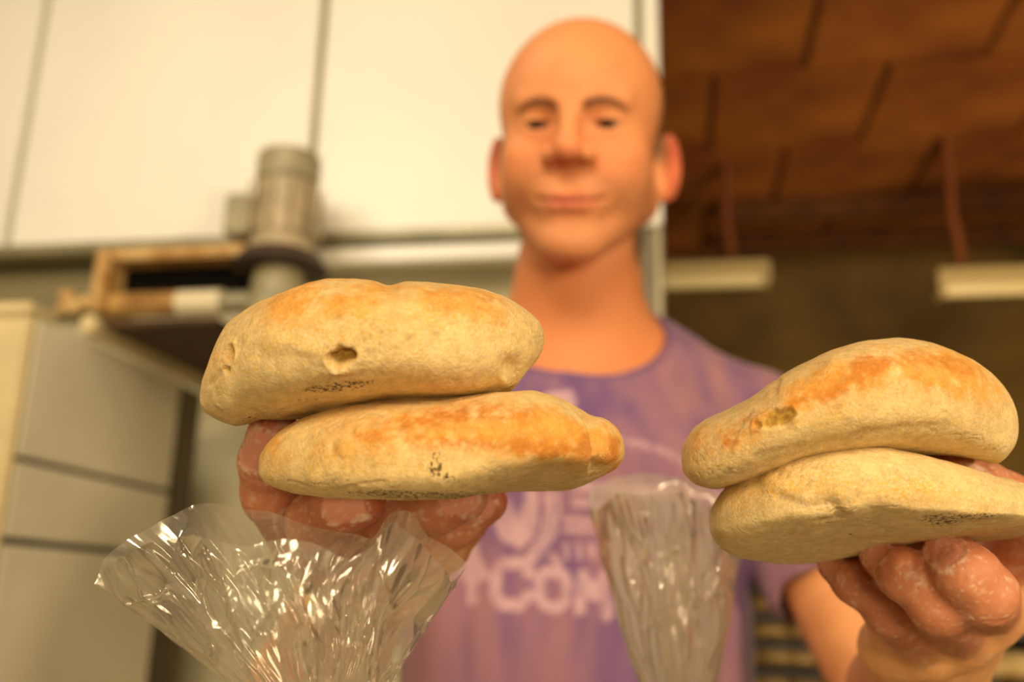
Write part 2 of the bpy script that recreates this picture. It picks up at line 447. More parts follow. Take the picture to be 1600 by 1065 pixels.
labs = ['top', 'second', 'third', 'fourth', 'fifth', 'lowest']
for si in range(1, 7):
    nl = 4
    for k in range(nl):
        o = bpy.data.objects.new('flat_loaf', lms[random.randrange(4)]); scene.collection.objects.link(o)
        o.location = Vector(rm(rk_a0+.06+k*(rk_a1-rk_a0-.1)/(nl-1)*.98, BR+.20, zsh[si]+.004))
        o.rotation_euler = (0, 0, RA+random.uniform(-.05, .05)); o.scale = (.92, 1, random.uniform(.85, 1.05))
        tag(o, 'pale flat loaf, %s on the %s filled shelf of the dark rack' % (('leftmost', 'second from left', 'third from left', 'rightmost')[k], labs[si-1]), 'loaf', 'loaves on the dark rack')

# ---- shelf unit with white tub at the right edge
BT = 1.9
ta0, ta1 = rcol(1535, 960, b=BT)[0], rcol(1850, 960, b=BT)[0]
z_s = rcol(1580, 972, b=BT)[2]
st = empty('metal_shelf', rm((ta0+ta1)/2, BT+.2, 0)); tag(st, 'black metal shelf unit at the lower right edge', 'shelf')
rbox('board', (ta0-.02, BT-.05, z_s-.03), (ta1, BT+.4, z_s), M_black, st, 0.004)
z_s2 = rcol(1580, 1072, b=BT)[2]
rbox('board', (ta0-.02, BT-.05, z_s2-.03), (ta1, BT+.4, z_s2), M_black, st, 0.004)
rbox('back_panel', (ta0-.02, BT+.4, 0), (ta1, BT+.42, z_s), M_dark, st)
for aa in (ta0-.02, ta1-.03):
    rbox('leg', (aa, BT+.35, 0), (aa+.03, BT+.38, z_s), M_black, st); rbox('leg', (aa, BT-.02, 0), (aa+.03, BT+.01, z_s-.03), M_black, st)
tb = empty('white_tub', rm((ta0+ta1)/2, BT+.1, z_s)); tag(tb, 'bright white plastic tub on the black shelf at the right edge', 'tub')
zt2 = rcol(1580, 872, b=BT)[2]
bm = bmesh.new(); box_bm(bm, (rcol(1552, 930, b=BT)[0], BT, z_s+.001), (ta1-.08, BT+.25, zt2-.015), 0.02); done('tub_body', bm, M_pl, tb, smooth=True)
rbox('lid', (rcol(1552, 930, b=BT)[0]-.008, BT-.008, zt2-.014), (ta1-.072, BT+.258, zt2), M_pl, tb, 0.005)
o = link('round_loaf', loaf_mesh(9, .16, .16, .06), M_loaf); o.location = Vector(rm(rcol(1590, 1060, b=BT)[0], BT+.04, z_s2+.001)); o.rotation_euler = (0, 0, RA)
tag(o, 'pale round loaf on the lower shelf below the white tub', 'loaf')

# ---- worktop in front of the man
wt = empty('worktop', (0, 0.42, 0)); tag(wt, 'steel worktop between camera and man, below the bags', 'worktop')
def wbox(name, lo, hi, mat, parent, bev=0.0):
    bm = bmesh.new(); box_bm(bm, lo, hi, bev); return done(name, bm, mat, parent, rot=False)
wbox('top', (-.7, .14, .91), (.8, .66, .95), M_alu, wt, .004)
for x in (-.66, .72):
    for y in (.17, .59): wbox('leg', (x, y, 0), (x+.04, y+.04, .91), M_alu, wt, .002)

# ================================================================== PERSON
# viewing axes (right, up, depth); the head is sculpted in its own millimetre frame
_ray = nrm(pc(910, 214, 1.0))
_ya, _pa = math.radians(-6.0), math.radians(11.0)
hz = -_ray
hx = nrm(np.cross(hz, [0, 1, 0])); hy = np.cross(hx, hz)
hz = nrm(hz*math.cos(_pa)+hy*math.sin(_pa)); hy = np.cross(hx, hz)
hz2 = nrm(hz*math.cos(_ya)+hx*math.sin(_ya)); hx = np.cross(hz2, hy); hz = hz2
_ra = math.radians(-1.2)
hx, hy = hx*math.cos(_ra)+hy*math.sin(_ra), hy*math.cos(_ra)-hx*math.sin(_ra)
HO = pc(908, 216, 0.945)
HR = np.stack([hx, hy, hz])
def to_head(P): return (P-HO)@HR.T*1000.0
def from_head(Q): return HO+np.asarray(Q, float)/1000.0@HR

def rot_y(a):
    c, s = math.cos(a), math.sin(a); return np.array([[c, 0, -s], [0, 1, 0], [s, 0, c]])
def head_mm(p):
    q = p.copy(); q[:, 0] = np.abs(q[:, 0])          # mirror halves
    d = ell(q, (0, 26, -14), (78, 90, 98))
    d = smin(d, ell(q, (0, 30, 22), (67, 60, 68)), 34)
    d = smin(d, ell(q, (0, -36, 24), (66, 76, 57)), 24)
    d = smin(d, cone(q, (15, -104, 60), (54, -66, 4), 20, 18), 20)
    d = smin(d, cone(q, (58, -64, 0), (66, -20, -10), 15, 12), 18)
    d = smin(d, ell(q, (0, -109, 68), (23, 17, 19)), 12)
    d = smin(d, ell(q, (44, -30, 54), (23, 20, 25)), 20)
    d = smin(d, ell(q, (33, -50, 62), (18, 18, 18)), 20)
    d = smin(d, ell(q, (47, -54, 36), (19, 24, 26)), 22)
    d = smin(d, cone(q, (12, 16, 86), (44, 20, 72), 7, 8), 10)
    d = smax(d, -ell(q, (32, -1, 97), (19, 11, 14)), 10)
    d = smin(d, ell(q, (32, -2, 68), (16, 15, 15)), 4)
    d = smin(d, cone(q, (0, 10, 88), (0, -26, 106), 7.5, 10), 9)
    d = smin(d, ell(q, (0, -29, 104), (13, 10.5, 12)), 6)
    d = smin(d, ell(q, (16.5, -32, 93), (9, 8.5, 12)), 5)
    d = smax(d, -ell(q, (9, -41.5, 98), (6, 5.0, 8)), 2.0)
    # mouth
    d = smin(d, ell(q, (0, -70, 70), (32, 22, 18)), 12)
    d = smin(d, chain(q, [(0, -67.8, 88.5), (10, -67.2, 87), (29, -68.5, 74)], [3.2, 3.2, 1.8], 4), 4)
    d = smin(d, chain(q, [(0, -77, 86.5), (13, -76.5, 84.5), (27, -70.5, 75)], [4.8, 4.2, 1.8], 4), 4)
    d = smax(d, -chain(q, [(0, -72.3, 93), (13, -71.8, 90.5), (31, -68.5, 77)], [1.5, 1.5, 1.8], 2), 2.0)
    d = smax(d, -ell(q, (0, -88, 91), (16, 4.5, 6)), 7)
    # eye slit
    e = ell(q, (32.5, -3.2, 84), (13.0, 3.7, 12))
    d = smax(d, -e, 1.2)
    # ear
    R = rot_y(math.radians(-34))
    er = ell(q, (86, -28, -10), (5.5, 33, 20), R)
    er = smax(er, -ell(q, (92, -22, -3), (7, 20, 11), R), 5)
    er = smin(er, ell(q, (82, -52, -4), (6, 10, 10), R), 6)
    d = smin(d, er, 5)
    return d
NB = pc(903, 548, 1.03)                       # base of the neck, viewing axes
WU = w2c(CAM+np.array([0, 0, 1.0]))           # world up in viewing axes
_fw = nrm(np.array([0.0, 0, -1])-WU*np.dot([0, 0, -1], WU))
BF = _fw                                       # towards the viewer, level
BRt = np.cross(BF, WU)
TR = np.stack([BRt, WU, BF])
def to_torso(P): return (P-NB)@TR.T
def from_torso(Q): return NB+np.asarray(Q, float)@TR
SH_R, SH_L = from_torso((.19, -.085, -.01)), from_torso((-.19, -.085, -.01))
EL_R = pc(1455, 1210, .75); WR_R = pc(1415, 1085, .52)
EL_L = pc(455, 1180, .78); WR_L = pc(545, 950, .52)
neck_pts = [pc(910, 300, 1.01), pc(902, 450, 1.018), from_torso((0, -.05, -.02))]

def body_core(P):
    q = to_torso(P); m_ = q.copy(); m_[:, 0] = np.abs(m_[:, 0])
    d = ell(q, (0, -.21, -.01), (.165, .25, .105))
    d = smin(d, cone(m_, (.05, -.005, -.025), (.175, -.075, -.015), .045, .052), .05)
    d = smin(d, ell(q, (0, -.45, .0), (.145, .25, .10)), .06)
    return d
def head_neck(P):
    d = head_mm(to_head(P))/1000.0
    n = chain(P, neck_pts, [.060, .0605, .080], .03)
    q = to_torso(P)
    c = cone(np.abs(q)*[1, 0, 0]+q*[0, 1, 1], (.0, -.035, .052), (.11, -.02, .025), .008, .008)
    n = smin(n, body_core(P), .045)
    n = smin(n, c, .02)
    return smin(d, n, .014)
def flesh(P, S, E, W):
    d = cone(P, S, E, .049, .042)
    return smin(d, chain(P, [E, E*.45+W*.55, W], [.044, .042, .031], .02), .02)

# hands: joints as (x, y, depth) seen from the camera, radius in metres
def J(*a): return [pc(*t[:3]) for t in a], [t[3] for t in a]
HAND_R = dict(
    wrist=(WR_R, .029),
    fingers=[
        J((1548, 948, .425, .0125), (1536, 927, .336, .0106), (1510, 898, .335, .0101), (1484, 868, .343, .0093)),
        J((1500, 990, .430, .0125), (1470, 948, .345, .0098), (1412, 896, .350, .0087), (1377, 868, .362, .0080)),
        J((1440, 1010, .435, .0115), (1392, 955, .372, .0088), (1335, 908, .378, .0078), (1305, 883, .388, .0070)),
        J((1390, 1010, .445, .0105), (1385, 965, .412, .0078), (1350, 925, .414, .0070), (1335, 900, .420, .0062))],
    thumb=J((1470, 1050, .485, .020), (1552, 902, .432, .0130), (1610, 800, .386, .0125), (1530, 762, .377, .0112), (1468, 741, .374, .0104)))
HAND_L = dict(
    wrist=(WR_L, .029),
    fingers=[
        J((540, 860, .420, .0125), (492, 814, .352, .0098), (535, 790, .340, .0092), (564, 785, .338, .0088)),
        J((590, 865, .430, .0125), (600, 812, .385, .0105), (680, 792, .378, .0100), (728, 775, .380, .0093)),
        J((635, 885, .440, .0115), (655, 862, .405, .0098), (715, 815, .398, .0092), (762, 785, .400, .0084)),
        J((650, 915, .450, .0105), (665, 890, .425, .0090), (700, 858, .420, .0082), (735, 820, .418, .0074))],
    thumb=J((545, 900, .470, .019), (478, 840, .405, .0140), (424, 770, .372, .0115), (420, 718, .362, .0108), (428, 678, .358, .0098)))
def hand(P, H):
    w, wr = H['wrist']; d = None
    mcps = [f[0][0] for f in H['fingers']]
    for i, mpt in enumerate(mcps):
        a = w+(mpt-w)*.25
        c = cone(P, a, mpt, .017, .0135); d = c if d is None else smin(d, c, .012)
    for i in range(3):
        d = smin(d, cone(P, mcps[i], mcps[i+1], .011, .011), .008)
    tp, tr_ = H['thumb']
    d = smin(d, chain(P, [w]+tp[:2], [.020]+tr_[:2], .008), .012)
    d = smin(d, cone(P, tp[1], mcps[0], .008, .010), .014)
    d = smin(d, chain(P, tp[1:], tr_[1:], .003), .004)
    for f, rr in H['fingers']:
        c = chain(P, f, rr, .0045)
        for k in (1, 2):                       # knuckles
            c = smin(c, np.linalg.norm(P-f[k], axis=1)-rr[k]*1.0, .003)
        d = smin(d, c, .0035)
    return d
def arm_hand(H, S, E, W):
    def fn(P):
        d = flesh(P, S, E, W); return smin(d, hand(P, H), .012)
    return fn

def nail_frames(H, view):
    """centre, tip direction, outward direction of each nail"""
    out = []
    for pts, rr in H['fingers'][:3]+[(H['thumb'][0][1:], H['thumb'][1][1:])]:
        a, b = pts[-2], pts[-1]; t = nrm(b-a)
        prev = nrm(pts[-2]-pts[-3])
        o = -(prev-t*np.dot(prev, t)); o = -o if False else o
        v = nrm(view); v = nrm(v-t*np.dot(v, t))
        out.append((a*.30+b*.70, t, v, rr[-1]))
    return out
def skin_arm(V, fn, H):
    """colour + fine relief for a floury hand"""
    N = normals_of(fn, V, .0006)
    disp = fbm(V, 90, 3, 4)*.00035
    ridg = 1-np.abs(noise(V, 260, 31)); disp -= sstep(.82, 1, ridg)*.00022
    base = np.array(S2L(198, 130, 94)[:3]); red = np.array(S2L(172, 70, 50)[:3]); fl = np.array(S2L(240, 222, 196)[:3])
    tip = np.zeros(len(V)); nail = np.zeros(len(V)); rim = np.zeros(len(V)); crease = np.zeros(len(V))
    for pts, rr in H['fingers']+[(H['thumb'][0], H['thumb'][1])]:
        tip = np.maximum(tip, np.exp(-(np.linalg.norm(V-pts[-1]-nrm(pts[-1]-pts[-2])*.003, axis=1)/.011)**2))
        for k in range(1, len(pts)-1):
            for off in (-.0022, 0, .0022):
                t = nrm(pts[k+1]-pts[k-1]); s = (V-pts[k])@t-off
                near = (np.linalg.norm(V-pts[k], axis=1) < rr[k]*1.12)*(k < len(pts)-1)*(V[:, 2] < .40)
                crease = np.maximum(crease, near*np.exp(-((s+noise(V, 220, 5)*.0006)/.0005)**2))
    for c, t, o, r_ in nail_frames(H, np.array([-.35, .1, -1.0])):
        q = V-c; a = q@t; w_ = q@np.cross(t, o); h = q@o
        e = np.sqrt(((a)/(r_*.85))**4+((w_)/(r_*.68))**4+1e-9)
        ok = (h > r_*.25) & (np.abs(a) < r_*1.6)
        nail = np.maximum(nail, ok*(1-sstep(.8, 1.0, e))); rim = np.maximum(rim, ok*np.exp(-((e-1.10)/.20)**2))
    disp += -.00035*nail+rim*.00030-crease*.00035
    hand_zone = sstep(.46, .42, V[:, 2])
    n1 = fbm(V, 170, 4, 9); n2 = fbm(V, 620, 3, 12)
    flour = sstep(.15, 1.0, n1+.5*n2)*.45+sstep(.45, .7, n2)*.30
    flour = np.clip(flour*hand_zone+rim*.8*sstep(-.35, .25, n2+n1)+crease*.25*hand_zone, 0, 1)
    mott = np.clip(.35+.5*fbm(V, 60, 3, 2), 0, 1)
    lit_palm_c = np.array(S2L(238, 176, 116)[:3]); base = base+(lit_palm_c-base)*sstep(.385, .43, V[:, 2])[:, None]  # palm colour lightened with depth to offset the shadow of the breads
    C = base+(red-base)*np.clip(.25*mott+.75*tip, 0, 1)[:, None]
    C = C+(np.array(S2L(226, 158, 134)[:3])-C)*(nail*.8)[:, None]
    C = C+(fl-C)*(flour*.62)[:, None]
    return V+N*disp[:, None], C

def skin_mat():
    mt, nt, b = nmat('skin')
    a = nt.nodes.new('ShaderNodeAttribute'); a.attribute_name = 'col'
    tc = nt.nodes.new('ShaderNodeTexCoord')
    n = nt.nodes.new('ShaderNodeTexNoise'); n.inputs['Scale'].default_value = 900; n.inputs['Detail'].default_value = 3
    nt.links.new(tc.outputs['Object'], n.inputs['Vector'])
    mx = nt.nodes.new('ShaderNodeMix'); mx.data_type = 'RGBA'; mx.blend_type = 'MULTIPLY'; mx.inputs[0].default_value = .18
    nt.links.new(a.outputs['Color'], mx.inputs[6]); nt.links.new(n.outputs['Color'], mx.inputs[7])
    nt.links.new(a.outputs['Color'], b.inputs['Base Color'])
    bp = nt.nodes.new('ShaderNodeBump'); bp.inputs['Strength'].default_value = .25; bp.inputs['Distance'].default_value = .0006
    nt.links.new(n.outputs['Fac'], bp.inputs['Height']); nt.links.new(bp.outputs['Normal'], b.inputs['Normal'])
    b.inputs['Roughness'].default_value = .55
    b.inputs['Specular IOR Level'].default_value = .35
    b.inputs['Subsurface Weight'].default_value = .12
    b.inputs['Subsurface Radius'].default_value = (.006, .0025, .0012)
    b.inputs['Subsurface Scale'].default_value = 1.0
    return mt
M_skin = skin_mat()

def col_head(V):
    p = to_head(V); x = p[:, 0]; ax = np.abs(x); y = p[:, 1]; z = p[:, 2]
    base = np.array(S2L(236, 158, 104)[:3]); C = np.tile(base, (len(V), 1))
    def mix(c, w): 
        nonlocal C
        C = C+(np.array(S2L(*c)[:3])-C)*np.clip(w, 0, 1)[:, None]
    def g(cx, cy, cz, sx, sy, sz): return np.exp(-(((ax-cx)/sx)**2+((y-cy)/sy)**2+((z-cz)/sz)**2))
    mott = fbm(p, .04, 3, 3)
    mix((226, 130, 92), .35*np.clip(mott, 0, 1))
    mix((232, 128, 92), .5*g(45, -35, 60, 22, 20, 30)+.5*g(0, -34, 108, 16, 12, 16))
    # stubble shading (beard area) and cropped hair at the sides and back
    st = sstep(-42, -58, y)*sstep(-10, 30, z)*(1-g(0, -72, 86, 24, 8, 24))
    mix((176, 118, 84), .34*st)
    nz = fbm(p, .9, 2, 8)
    hair = sstep(52, 66, ax)*sstep(38, 8, z)*sstep(-36, -14, y)*sstep(80, 48, y)+sstep(-30, -60, z)*sstep(80, 50, y)
    mix((84, 62, 44), np.clip(hair, 0, 1)*(.78+.2*nz))
    # brows
    by = 16.5-((ax-30)/17)**2*5.0+np.clip(14-ax, 0, 20)*-.1
    brow = np.exp(-((y-by)/(5.2-.04*ax))**2)*sstep(8, 14, ax)*sstep(54, 44, ax)*(z > 40)
    mix((72, 36, 18), brow*(.9+.1*nz))
    # lids, socket warmth
    mix((196, 112, 74), .45*g(20, 2, 80, 8, 10, 14)+.3*g(33, -14, 78, 16, 4, 14))
    lash = np.exp(-((y+.6)/1.9)**2)*np.exp(-((ax-32)/11)**2)*(z > 70)
    mix((40, 22, 14), .9*lash)
    lips = g(0, -72.5, 86, 25, 7.5, 18)
    mix((214, 102, 84), .85*np.clip(lips*1.25-.15, 0, 1))
    mix((104, 36, 28), .95*np.exp(-((y+72.0-ax*ax*.0035)/1.5)**2)*sstep(33, 26, ax)*(z > 70))
    mix((96, 30, 18), .9*g(9, -41, 97, 6, 3, 9))
    mix((236, 120, 88), .75*sstep(78, 88, ax)*(y > -70)*(y < 30))
    neckw = sstep(-112, -128, y)
    mix((228, 146, 94), neckw)
    return C

# --- body mesh: head + neck + trunk, then both arms with their hands, one object
h1 = .0019
V1, F1 = surface(head_neck, HO+np.array([-.125, -.335, -.135]), HO+np.array([.135, .135, .16]), h1)
V1b = V1; C1 = col_head(V1)
parts_V, parts_F, parts_C = [V1b], [F1], [C1]
off = len(V1)
for H, S, E, W in ((HAND_R, SH_R, EL_R, WR_R), (HAND_L, SH_L, EL_L, WR_L)):
    fn = arm_hand(H, S, E, W)
    js = np.array([p for f in H['fingers']+[H['thumb']] for p in f[0]])
    lo = js.min(0)-.025; hi = js.max(0)+.025
    zc = .47
    hi[2] = zc; lo2 = np.minimum(lo, W-.045); hi2 = np.maximum(hi, W+.045); hi2[2] = zc
    fh = (lambda f: lambda P: smax(f(P), P[:, 2]-(zc-.004), .0008))(fn)
    Vh, Fh = surface(fh, lo2, hi2, .00105)
    Vh, Ch = skin_arm(Vh, fn, H)
    parts_V.append(Vh); parts_F.append(Fh+off); parts_C.append(Ch); off += len(Vh)
    lo = np.minimum(np.minimum(S, E), W)-.075; hi = np.maximum(np.maximum(S, E), W)+.075; lo[2] = zc-.012
    fa = (lambda f: lambda P: smax(f(P), (zc-.0055)-P[:, 2], .0008))(fn)
    Va, Fa = surface(fa, lo, hi, .0026)
    base = np.array(S2L(230, 162, 106)[:3])
    mo_ = np.clip(.5+fbm(Va, 30, 3, 6), 0, 1)[:, None]
    parts_V.append(Va); parts_F.append(Fa+off); parts_C.append(base*(1-.25*mo_)+.25*mo_*np.array(S2L(190, 104, 66)[:3])); off += len(Va)
BV = np.concatenate(parts_V); BFc = np.concatenate(parts_F)[:, ::-1]; BC_ = np.concatenate(parts_C)
person = empty('person', (c2w(NB)[0], c2w(NB)[1], 0))
tag(person, 'bald man in a purple printed t-shirt holding out bread in both hands', 'person')
body = link('body', mesh_np('body', c2w(BV), BFc, True, {'col': BC_}), M_skin, person)

# eyes
def eye_mat():
    mt, nt, b = nmat('eye')
    a = nt.nodes.new('ShaderNodeAttribute'); a.attribute_name = 'col'
    nt.links.new(a.outputs['Color'], b.inputs['Base Color']); b.inputs['Roughness'].default_value = .4; b.inputs['Specular IOR Level'].default_value = .15
    return mt
M_eye = eye_mat()
for sx in (-1, 1):
    bm = bmesh.new(); bmesh.ops.create_uvsphere(bm, u_segments=48, v_segments=32, radius=1.0)
    q = np.array([v.co[:] for v in bm.verts]); F = [[v.index for v in f.verts] for f in bm.faces]; bm.free()
    gaze = nrm([-.02, -.14, 1]); dd = q@gaze
    C = np.tile(np.array(S2L(176, 138, 112)[:3]), (len(q), 1)); C[dd > .84] = S2L(34, 22, 16)[:3]; C[dd > .95] = S2L(8, 6, 5)[:3]
    me = bpy.data.meshes.new('eyeball'); me.from_pydata((c2w(from_head(q*12.4+np.array([sx*32.3, -3.2, 68.5])))).tolist(), [], F)
    t = me.attributes.new('col', 'FLOAT_COLOR', 'POINT'); t.data.foreach_set('color', np.concatenate([C, np.ones((len(C), 1))], 1).astype(np.float32).ravel())
    for p in me.polygons: p.use_smooth = True
    link('eyeball', me, M_eye, person)

# --- t-shirt
def segd(x, y, a, b):
    ax, ay = a; bx, by = b; dx, dy = bx-ax, by-ay
    t = np.clip(((x-ax)*dx+(y-ay)*dy)/(dx*dx+dy*dy+1e-9), 0, 1)
    return np.hypot(x-ax-t*dx, y-ay-t*dy)
def arm_sleeve(P, S, E):
    d = cone(P, S, S+(E-S)*.56, .060, .061)
    ax_ = nrm(E-S); L = np.linalg.norm(E-S)*.53
    t = (P-S)@ax_
    d = smax(d, t-L, .004)
    inner = cone(P, S+(E-S)*.42, S+(E-S)*.66, .0530, .0535)
    return smax(d, -smax(inner, L-.05-t, .002), .003)
def shirt(P):
    q = to_torso(P); m_ = q.copy(); m_[:, 0] = np.abs(m_[:, 0])
    d = ell(q, (0, -.22, -.005), (.178, .27, .118))
    d = smin(d, cone(m_, (.06, -.004, -.022), (.18, -.075, -.012), .0515, .060), .05)
    d = smin(d, ell(m_, (.075, -.15, .045), (.085, .075, .062)), .05)
    d = smin(d, cone(q, (0, -.30, 0), (0, -.62, 0), .1, .1)*1.0, .08)
    d = smin(d, ell(q, (0, -.50, .0), (.160, .30, .125)), .08)
    d = smax(d, -(q[:, 1]+.66), .006)
    s = smin(arm_sleeve(P, SH_R, EL_R), arm_sleeve(P, SH_L, EL_L), .001)
    d = smin(d, s, .022)
    # folds: soft, hanging from the shoulders
    f = noise(q*np.array([1, .28, 1]), 17, 3)*.0042+noise(q*np.array([1, .4, 1]), 38, 8)*.0016
    f = f+.004*np.sin((q[:, 0]*.9+q[:, 1]*.55)*46+2*noise(q, 8, 5))*sstep(-.30, -.46, q[:, 1])
    d = d+f
    # neck opening
    c = np.array([0.0, .018, .035])
    nh = ell(q, c, (.090, .072, .098))
    return smax(d, -nh, .003)
Vs, Fs = surface(shirt, pc(900, 600, 1.0)*[1, 1, 1]+np.array([-.40, -.75, -.36]), pc(900, 600, 1.0)+np.array([.42, .16, .36]), .0034, B=8)
px, py = topx(Vs); qt = to_torso(Vs); front = sstep(.0, .05, qt[:, 2])
ink = np.zeros(len(Vs))
def stroke(pts, w, soft=1.2):
    global ink
    for a, b in zip(pts[:-1], pts[1:]):
        d = segd(px, py, a, b); ink = np.maximum(ink, sstep(w+soft, w-soft, d))
def arc(cx, cy, rx, ry, a0, a1, w, n=14):
    stroke([(cx+rx*math.cos(math.radians(a0+(a1-a0)*k/n)), cy+ry*math.sin(math.radians(a0+(a1-a0)*k/n))) for k in range(n+1)], w)
# C O M
stroke([(828, 896), (820, 882), (788, 880), (776, 892), (774, 928), (786, 943), (814, 945), (826, 930)], 9.5)
stroke([(852, 892), (876, 894), (886, 908), (884, 938), (872, 948), (852, 946), (842, 932), (842, 904), (852, 892)], 9)
stroke([(906, 952), (910, 898), (926, 930), (942, 902), (948, 960)], 9.5)
# big swoosh and stripes above
stroke([(776, 800), (790, 836), (812, 846), (828, 830), (832, 800), (830, 772)], 10)
stroke([(786, 792), (812, 838)], 13); stroke([(826, 780), (818, 826)], 9)
for k in range(3):
    stroke([(852+k*9, 770), (854+k*9, 800), (846+k*9, 836), (826+k*9, 868), (808+k*9, 880)], 3.4)
# shape behind the neck of the bread, arc of small print, bar and small lines
stroke([(868, 630), (886, 628)], 15); stroke([(858, 622), (888, 618)], 9)
rng = random.Random(4)
for k in range(34):
    a = k/33; x = 962+a*112; y = 686+8*a+30*a*a
    if k % 6 != 5: stroke([(x, y-3), (x+rng.uniform(-1, 1), y+4)], 1.7)
stroke([(900, 760), (1180, 778)], 9); stroke([(900, 784), (940, 786)], 7)
for yy in (812, 826): stroke([(882, yy), (932, yy+2)], 4)
for k in range(3): stroke([(884+k*20, 852), (886+k*20, 870)], 4)
stroke([(862, 868), (872, 878)], 6)
# small tree figure
stroke([(739, 852), (739, 936)], 9); stroke([(737, 866), (726, 898)], 9); stroke([(741, 866), (754, 898)], 9)
wearn = fbm(qt, 60, 4, 15)
ink = ink*front*np.clip(.86+.5*wearn, 0, 1)
body_c = np.array(S2L(134, 98, 138)[:3]); fade = np.array(S2L(168, 122, 136)[:3]); dark = np.array(S2L(104, 78, 132)[:3]); prt = np.array(S2L(204, 166, 178)[:3])
st = fbm(qt*np.array([1, .25, 1]), 22, 4, 21)
C = body_c+(fade-body_c)*np.clip(.35+st*.9, 0, 1)[:, None]; C = C+(dark-C)*np.clip(-st*.8, 0, 1)[:, None]
fl = sstep(-.22, -.42, qt[:, 1])*np.clip(.3+fbm(qt, 9, 3, 4), 0, 1)
C = C+(np.array(S2L(150, 104, 112)[:3])-C)*(.7*fl)[:, None]
rib = np.abs(ell(qt, (0.0, .018, .035), (.090, .072, .098)))
C = C+(dark-C)*(sstep(.011, .008, rib)*.55)[:, None]
C = C+(prt-C)*np.clip(ink, 0, 1)[:, None]
def cloth_mat():
    mt, nt, b = nmat('shirt_cotton')
    a = nt.nodes.new('ShaderNodeAttribute'); a.attribute_name = 'col'
    nt.links.new(a.outputs['Color'], b.inputs['Base Color']); b.inputs['Roughness'].default_value = .9
    b.inputs['Sheen Weight'].default_value = .25; b.inputs['Specular IOR Level'].default_value = .2
    return mt
M_cloth = cloth_mat()
ts = link('t_shirt', mesh_np('t_shirt', c2w(Vs), Fs[:, ::-1], True, {'col': C}), M_cloth, person)
tag(ts, 'washed purple cotton t-shirt with pale pink print')

# trousers and shoes (hidden below the frame, so that he stands on the floor)
zN = c2w(NB)[2]
def trousers(Q):
    m_ = Q.copy(); m_[:, 0] = np.abs(m_[:, 0])
    d = ell(Q, (0, -.62, 0), (.165, .13, .12))
    d = smin(d, chain(m_, [(.085, -.68, 0), (.10, -1.08, .01), (.105, -(zN-.10), -.02)], [.095, .068, .060], .03), .04)
    return smax(d, -(Q[:, 1]+zN-.06), .005)
Vt, Ft = surface(trousers, (-.25, -zN, -.2), (.25, -.5, .2), .008)
link('trousers', mesh_np('trousers', c2w(from_torso(Vt)), Ft[:, ::-1]), simple('dark_denim', (58, 62, 84), .9, var=.15), person)
def shoe(Q):
    m_ = Q.copy(); m_[:, 0] = np.abs(m_[:, 0])
    d = chain(m_, [(.105, -zN+.05, -.04), (.115, -zN+.045, .12)], [.048, .042], .02)
    d = smin(d, cone(m_, (.105, -zN+.06, -.02), (.105, -zN+.12, -.02), .045, .045), .03)
    return smax(d, -(Q[:, 1]+zN-.002), .004)
Vt, Ft = surface(shoe, (-.22, -zN-.02, -.15), (.22, -zN+.2, .22), .007)
link('shoes', mesh_np('shoes', c2w(from_torso(Vt)), Ft[:, ::-1]), simple('dark_shoe_leather', (40, 32, 28), .5), person)

